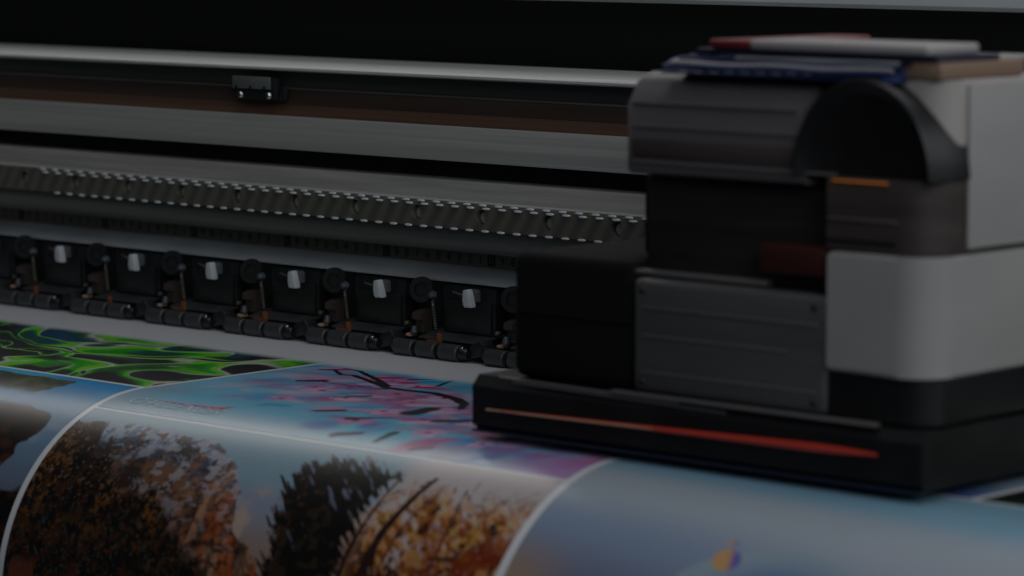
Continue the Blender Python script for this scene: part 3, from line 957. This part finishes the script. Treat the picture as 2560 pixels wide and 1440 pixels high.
    # woods in the lower left, needles and leaves catching light
    sb = np.interp(X, [0.245, 0.268, 0.290, 0.320, 0.360, 0.395, 0.425, 0.44], [0.310, 0.312, 0.338, 0.356, 0.362, 0.385, 0.412, 0.47])
    wl = ss(-0.004, 0.005, S - sb + (fbm(X * 110, S * 50, 4, 71, 0.6) - 0.5) * 0.034)
    wood = np.zeros(img.shape) + K(11, 9, 8)
    wood = mix(wood, K(26, 17, 10), ss(0.48, 0.66, fbm(X * 180, S * 200, 4, 73, 0.6)))
    patch = ss(0.44, 0.62, fbm(X * 95 + 6 * (S - 0.35), S * 11, 3, 74))
    grain = fbm(X * 420, S * 420, 2, 75)
    wood = mix(wood, K(48, 32, 13), patch * ss(0.52, 0.66, grain) * ss(0.415, 0.36, S) * 0.9)
    spk = fbm(X * 520 + 3, S * 460, 2, 76)
    wood = mix(wood, K(58, 50, 46), ss(0.70, 0.80, spk) * ss(0.395, 0.335, S) * 0.8)
    wood = mix(wood, K(26, 30, 28), ss(0.66, 0.76, fbm(X * 460, S * 430, 2, 80)) * ss(0.37, 0.40, S) * 0.9)
    wood = mix(wood, K(42, 26, 12), ss(0.72, 0.82, fbm(X * 400 + 8, S * 400, 2, 81)) * 0.7)
    rock = rock * (1 - wl[..., None]) + wood * wl[..., None]
    red = ss(0.50, 0.62, fbm(X * 90, S * 50, 4, 79)) * ss(0.408, 0.425, S)
    rock = mix(rock, K(50, 26, 18), red * ss(0.33, 0.30, X))
    img = img * (1 - mm[..., None]) + rock * mm[..., None]
    return img
xs, sv, X, S = canvas(0.2448, 0.638, 0.3009, 0.452, 0.0005)
grid_mesh('mountain_print', xs, sv, 0.00018, M['print'], sheet, paint_mountain(X, S))

# 5 bubble print, right column
def paint_bubble(X, S):
    t = S - 0.06 * (X - 0.65)
    img = np.zeros(X.shape + (3,)) + K(58, 76, 86)
    img = mix(img, K(74, 79, 84), ss(0.265, 0.29, t))
    img = mix(img, K(58, 66, 78), ss(0.30, 0.335, t))
    img = mix(img, K(50, 51, 62), ss(0.33, 0.375, t))
    img = mix(img, K(80, 82, 86), ss(0.70, 0.95, X) * ss(0.30, 0.33, S) * 0.6)
    img = mix(img, K(26, 42, 70), ss(0.88, 0.98, X) * ss(0.262, 0.238, S) * 0.8)
    img = mix(img, K(74, 62, 52), ss(0.700, 0.648, X) * ss(0.335, 0.375, S) * 0.9)
    q = ellipse(X, S, 0.8165, 0.372, 0.068, 0.0445, 0.0)
    b = ss(1.02, 0.98, q)
    big = mix(np.zeros(img.shape) + K(66, 74, 80), K(44, 55, 76), ss(0.9, 0.1, q + 3 * (0.82 - X)))
    img = img * (1 - b[..., None]) + big * b[..., None]
    q = ellipse(X, S, 0.7785, 0.3398, 0.0088, 0.0072, 0.25)
    b = ss(1.08, 0.92, q)
    o = np.zeros(img.shape) + K(90, 70, 46)
    o = mix(o, K(46, 42, 80), ss(0.778, 0.7845, X + 0.3 * (0.339 - S)))
    img = img * (1 - b[..., None]) + o * b[..., None]
    q = ellipse(X, S, 0.7755, 0.3282, 0.0036, 0.0026, 0.2)
    b = ss(1.2, 0.85, q)
    o = mix(np.zeros(img.shape) + K(86, 70, 58), K(56, 58, 86), ss(0.7755, 0.777, X))
    img = img * (1 - b[..., None]) + o * b[..., None]
    return img
xs, sv, X, S = canvas(0.6440, 1.26, 0.2365, 0.50, 0.0012)
grid_mesh('bubble_print', xs, sv, 0.00018, M['print'], sheet, paint_bubble(X, S))
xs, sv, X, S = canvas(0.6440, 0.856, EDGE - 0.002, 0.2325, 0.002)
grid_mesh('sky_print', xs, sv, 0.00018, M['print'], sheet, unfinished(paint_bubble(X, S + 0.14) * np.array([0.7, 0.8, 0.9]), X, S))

# ------------------------------------------------------------------ print carriage
car = tag(empty('print_carriage', (0.69, -0.16, -0.058)), 'black and grey print head carriage with red strip over the sheet', 'print carriage')
part('base_skirt', bm_extrude_x([(-0.262, -0.0585), (-0.2655, -0.056), (-0.2655, -0.034), (-0.2600, -0.0280), (-0.055, -0.028), (-0.055, -0.0585)], 0.536, 0.850), M['c_black'], car)
part('skirt_lip', bm_box(0.536, 0.850, -0.2665, -0.2600, -0.0600, -0.0587, 0.0004), M['c_navy'], car)
# tapering glossy strip along the skirt
bm = bmesh.new()
rings = []
for i in range(25):
    t = i / 24
    x = 0.560 + (0.822 - 0.560) * t
    h = 0.0004 + 0.0024 * t ** 1.1 * (1 - max(0.0, (t - 0.80) / 0.20) ** 2 * 0.85)
    z = -0.0462 + 0.0040 * t
    rings.append([bm.verts.new((x, -0.2657 - 0.0022 * math.sin(math.pi * k / 10), z + h * math.cos(math.pi * k / 10))) for k in range(11)])
for a, b in zip(rings, rings[1:]):
    for k in range(10):
        bm.faces.new((a[k], a[k + 1], b[k + 1], b[k]))
bm.faces.new(rings[0]); bm.faces.new(rings[-1][::-1])
part('red_strip', bm, M['red_strip'], car, angle=50)
part('highlight_strip', bm_tube([(0.548 + 0.15 * i / 12, -0.2668 - 0.0010 * math.sin(math.pi * i / 12), -0.0466 + 0.0026 * i / 12) for i in range(13)], 0.00062, 8), M['tan'], car)  # added pale rod standing in for the highlight on the red strip
part('trim_rod', bm_cyl((0.556, -0.2640, -0.0275), (0.688, -0.2640, -0.0290), 0.0006, seg=8), M['c_line'], car)
part('trim_rod', bm_cyl((0.566, -0.2640, -0.0295), (0.720, -0.2640, -0.0312), 0.0009, seg=8), M['c_dark'], car)
hh = part('head_housing', bm_box(0.560, 0.6515, -0.2590, -0.060, -0.0275, 0.0440, 0.007, 4), M['c_matte'], car)
part('housing_rib', bm_box(0.565, 0.648, -0.2602, -0.2580, 0.0100, 0.0112, 0.0004), M['c_matte'], hh)
part('housing_step', bm_box(0.632, 0.6495, -0.2300, -0.060, 0.0445, 0.0900, 0.004, 3), M['c_matte'], car)
fp = part('front_panel', bm_box(0.6530, 0.7860, -0.2625, -0.150, -0.0262, 0.0360, 0.004, 3), M['c_dark'], car)
part('panel_lip', bm_box(0.640, 0.8200, -0.2660, -0.2600, -0.0282, -0.0264, 0.0006), M['c_line'], car)
part('panel_groove', bm_box(0.6600, 0.7800, -0.2632, -0.2622, 0.0200, 0.0212, 0.0003), M['c_line'], fp)
part('panel_groove', bm_box(0.6600, 0.7600, -0.2632, -0.2622, 0.0048, 0.0058, 0.0003), M['c_mid'], fp)
part('panel_groove', bm_box(0.6600, 0.7800, -0.2632, -0.2622, -0.0152, -0.0140, 0.0003), M['c_line'], fp)
part('mid_deck', bm_box(0.650, 0.7840, -0.2480, -0.060, 0.0365, 0.0910, 0.003), M['c_deck'], car)
part('deck_ledge', bm_box(0.640, 0.7400, -0.2560, -0.2482, 0.0372, 0.0400, 0.0008), M['c_line'], car)
part('maroon_cap', bm_box(0.7400, 0.7835, -0.2620, -0.230, 0.0455, 0.0605, 0.002), M['c_maroon'], car)
uc = part('upper_cover', bm_extrude_x([(-0.258, 0.0925), (-0.2605, 0.095), (-0.2605, 0.130), (-0.252, 0.1425), (-0.240, 0.1470), (-0.10, 0.1470), (-0.10, 0.0925)], 0.6480, 0.7690), M['c_mid'], car, angle=50)
part('cover_trim', bm_box(0.652, 0.7640, -0.2618, -0.2600, 0.1305, 0.1316, 0.0003), M['c_line'], uc)
part('cover_trim', bm_box(0.652, 0.7640, -0.2618, -0.2600, 0.1180, 0.1186, 0.0002), M['c_line'], uc)
part('cover_trim', bm_box(0.652, 0.7900, -0.2620, -0.2600, 0.0985, 0.0998, 0.0003), M['c_line'], uc)
part('cover_band', bm_box(0.652, 0.7640, -0.2614, -0.2600, 0.1015, 0.1120, 0.0004), M['c_brown'], uc)

# right hand box: light grey body with a rounded vertical corner
def rounded_body(x0, x1, y0, y1, r, z0, z1, n=10, bev=0.003):
    pts = [(x0, y1), (x0, y0)]
    for i in range(n + 1):
        a = -math.pi / 2 + (math.pi / 2) * i / n
        pts.append((x1 - r + r * math.cos(a), y0 + r + r * math.sin(a)))
    pts.append((x1, y1))
    bm = bmesh.new()
    lo = [bm.verts.new((x, y, z0)) for x, y in pts]
    hi = [bm.verts.new((x, y, z1)) for x, y in pts]
    k = len(pts)
    for i in range(k):
        bm.faces.new((lo[i], lo[(i + 1) % k], hi[(i + 1) % k], hi[i]))
    f0 = bm.faces.new(lo[::-1])
    f1 = bm.faces.new(hi)
    if bev:
        bmesh.ops.bevel(bm, geom=list(f1.edges) + list(f0.edges), offset=bev, segments=3, profile=0.5, affect='EDGES')
    return bm
part('side_cover', rounded_body(0.7872, 0.8520, -0.2640, -0.050, 0.022, -0.0020, 0.0600), M['c_light'], car, angle=50)
part('side_band', rounded_body(0.7850, 0.8510, -0.2620, -0.050, 0.020, 0.0603, 0.0985, bev=0.0015), M['c_brown'], car, angle=50)
part('side_panel', bm_box(0.8512, 0.8535, -0.2330, -0.060, 0.0630, 0.1470, 0.001), M['c_light'], car)
part('side_tower', rounded_body(0.8005, 0.8510, -0.2520, -0.050, 0.016, 0.0988, 0.1490), M['c_cream'], car, angle=50)
part('lower_side', rounded_body(0.7868, 0.8500, -0.2610, -0.050, 0.020, -0.0262, -0.0022), M['c_black'], car, angle=50)
part('band_trim', bm_box(0.7860, 0.8300, -0.2634, -0.2615, 0.0765, 0.0775, 0.0003), M['c_line'], car)
part('band_trim', bm_box(0.7860, 0.8300, -0.2634, -0.2615, 0.0655, 0.0668, 0.0003), M['c_black'], car)
part('status_light', bm_box(0.7890, 0.8240, -0.2636, -0.2618, 0.0962, 0.0970, 0.0002), M['led'], car)
# arched cable cover with a rounded crown
bm = bmesh.new()
rows = []
for dy, sc in ((-0.2590, 0.80), (-0.2640, 0.90), (-0.2660, 0.97), (-0.2650, 1.0), (-0.2200, 1.0)):
    rows.append([bm.verts.new((0.8090 - 0.0445 * sc * math.cos(math.pi * i / 28), dy, 0.0990 + 0.0505 * sc * math.sin(math.pi * i / 28))) for i in range(29)])
for a, b in zip(rows, rows[1:]):
    for i in range(28):
        bm.faces.new((a[i], a[i + 1], b[i + 1], b[i]))
bm.faces.new(rows[0]); bm.faces.new(rows[-1][::-1])
arch = part('cable_arch', bm, M['c_black'], car, angle=60)
# top: ribbon cable, strip and lid
rb = part('ribbon_cable', bm_extrude_x([(-0.2612, 0.1475), (-0.2618, 0.1478), (-0.2560, 0.1535), (-0.2490, 0.1555), (-0.12, 0.1555), (-0.12, 0.1475)], 0.6720, 0.8280), M['c_blue'], car, angle=50)
for i in range(11):
    x = 0.684 + 0.0105 * i
    part('ribbon_clip', bm_box(x, x + 0.0062, -0.2622, -0.2600, 0.1483 + 0.0002 * i, 0.1489 + 0.0002 * i, 0.0002), M['c_white'], rb)
part('ribbon_edge', bm_box(0.7180, 0.8250, -0.2560, -0.130, 0.1556, 0.1578, 0.0006), M['c_white'], car)
part('peach_block', bm_box(0.8258, 0.8500, -0.2540, -0.180, 0.1492, 0.1580, 0.002), M['c_orange'], car)
part('navy_plate', bm_box(0.6900, 0.8480, -0.2540, -0.200, 0.1580, 0.1612, 0.0006), M['c_navy'], car)
part('lid', bm_box(0.7290, 0.8440, -0.2570, -0.212, 0.1614, 0.1668, 0.0018, 3), M['c_white'], car)
part('red_cap', bm_box(0.7000, 0.7286, -0.2560, -0.150, 0.1614, 0.1662, 0.0018, 3), M['c_red'], car)
# ink tubes laid along the ribbon
for k, (ty, tz, mt) in enumerate(((-0.2612, 0.1506, 'c_blue'), (-0.2592, 0.1524, 'c_white'), (-0.2568, 0.1545, 'c_blue'), (-0.2536, 0.1560, 'c_navy'))):
    pts = [(0.674 + 0.004 * k + 0.146 * i / 16, ty - 0.0006, tz + 0.0010 + 0.0004 * math.sin(i * 0.9 + k)) for i in range(17)]
    part('ink_tube', bm_tube(pts, 0.0011, 8), M[mt], rb)
# screws on the front panel
for x, z in ((0.6605, -0.0200), (0.6605, 0.0300), (0.7785, 0.0300), (0.7785, -0.0200)):
    part('panel_screw', bm_cyl((x, -0.2636, z), (x, -0.2620, z), 0.0017, 0.0020, seg=14, bevel=0.0004), M['c_black'], fp)
part('rear_mount', bm_box(0.600, 0.840, -0.0590, -0.0310, 0.0150, 0.1150, 0.003), M['c_black'], car)

for o in bpy.data.objects:
    if '_w' in o:
        del o['_w']
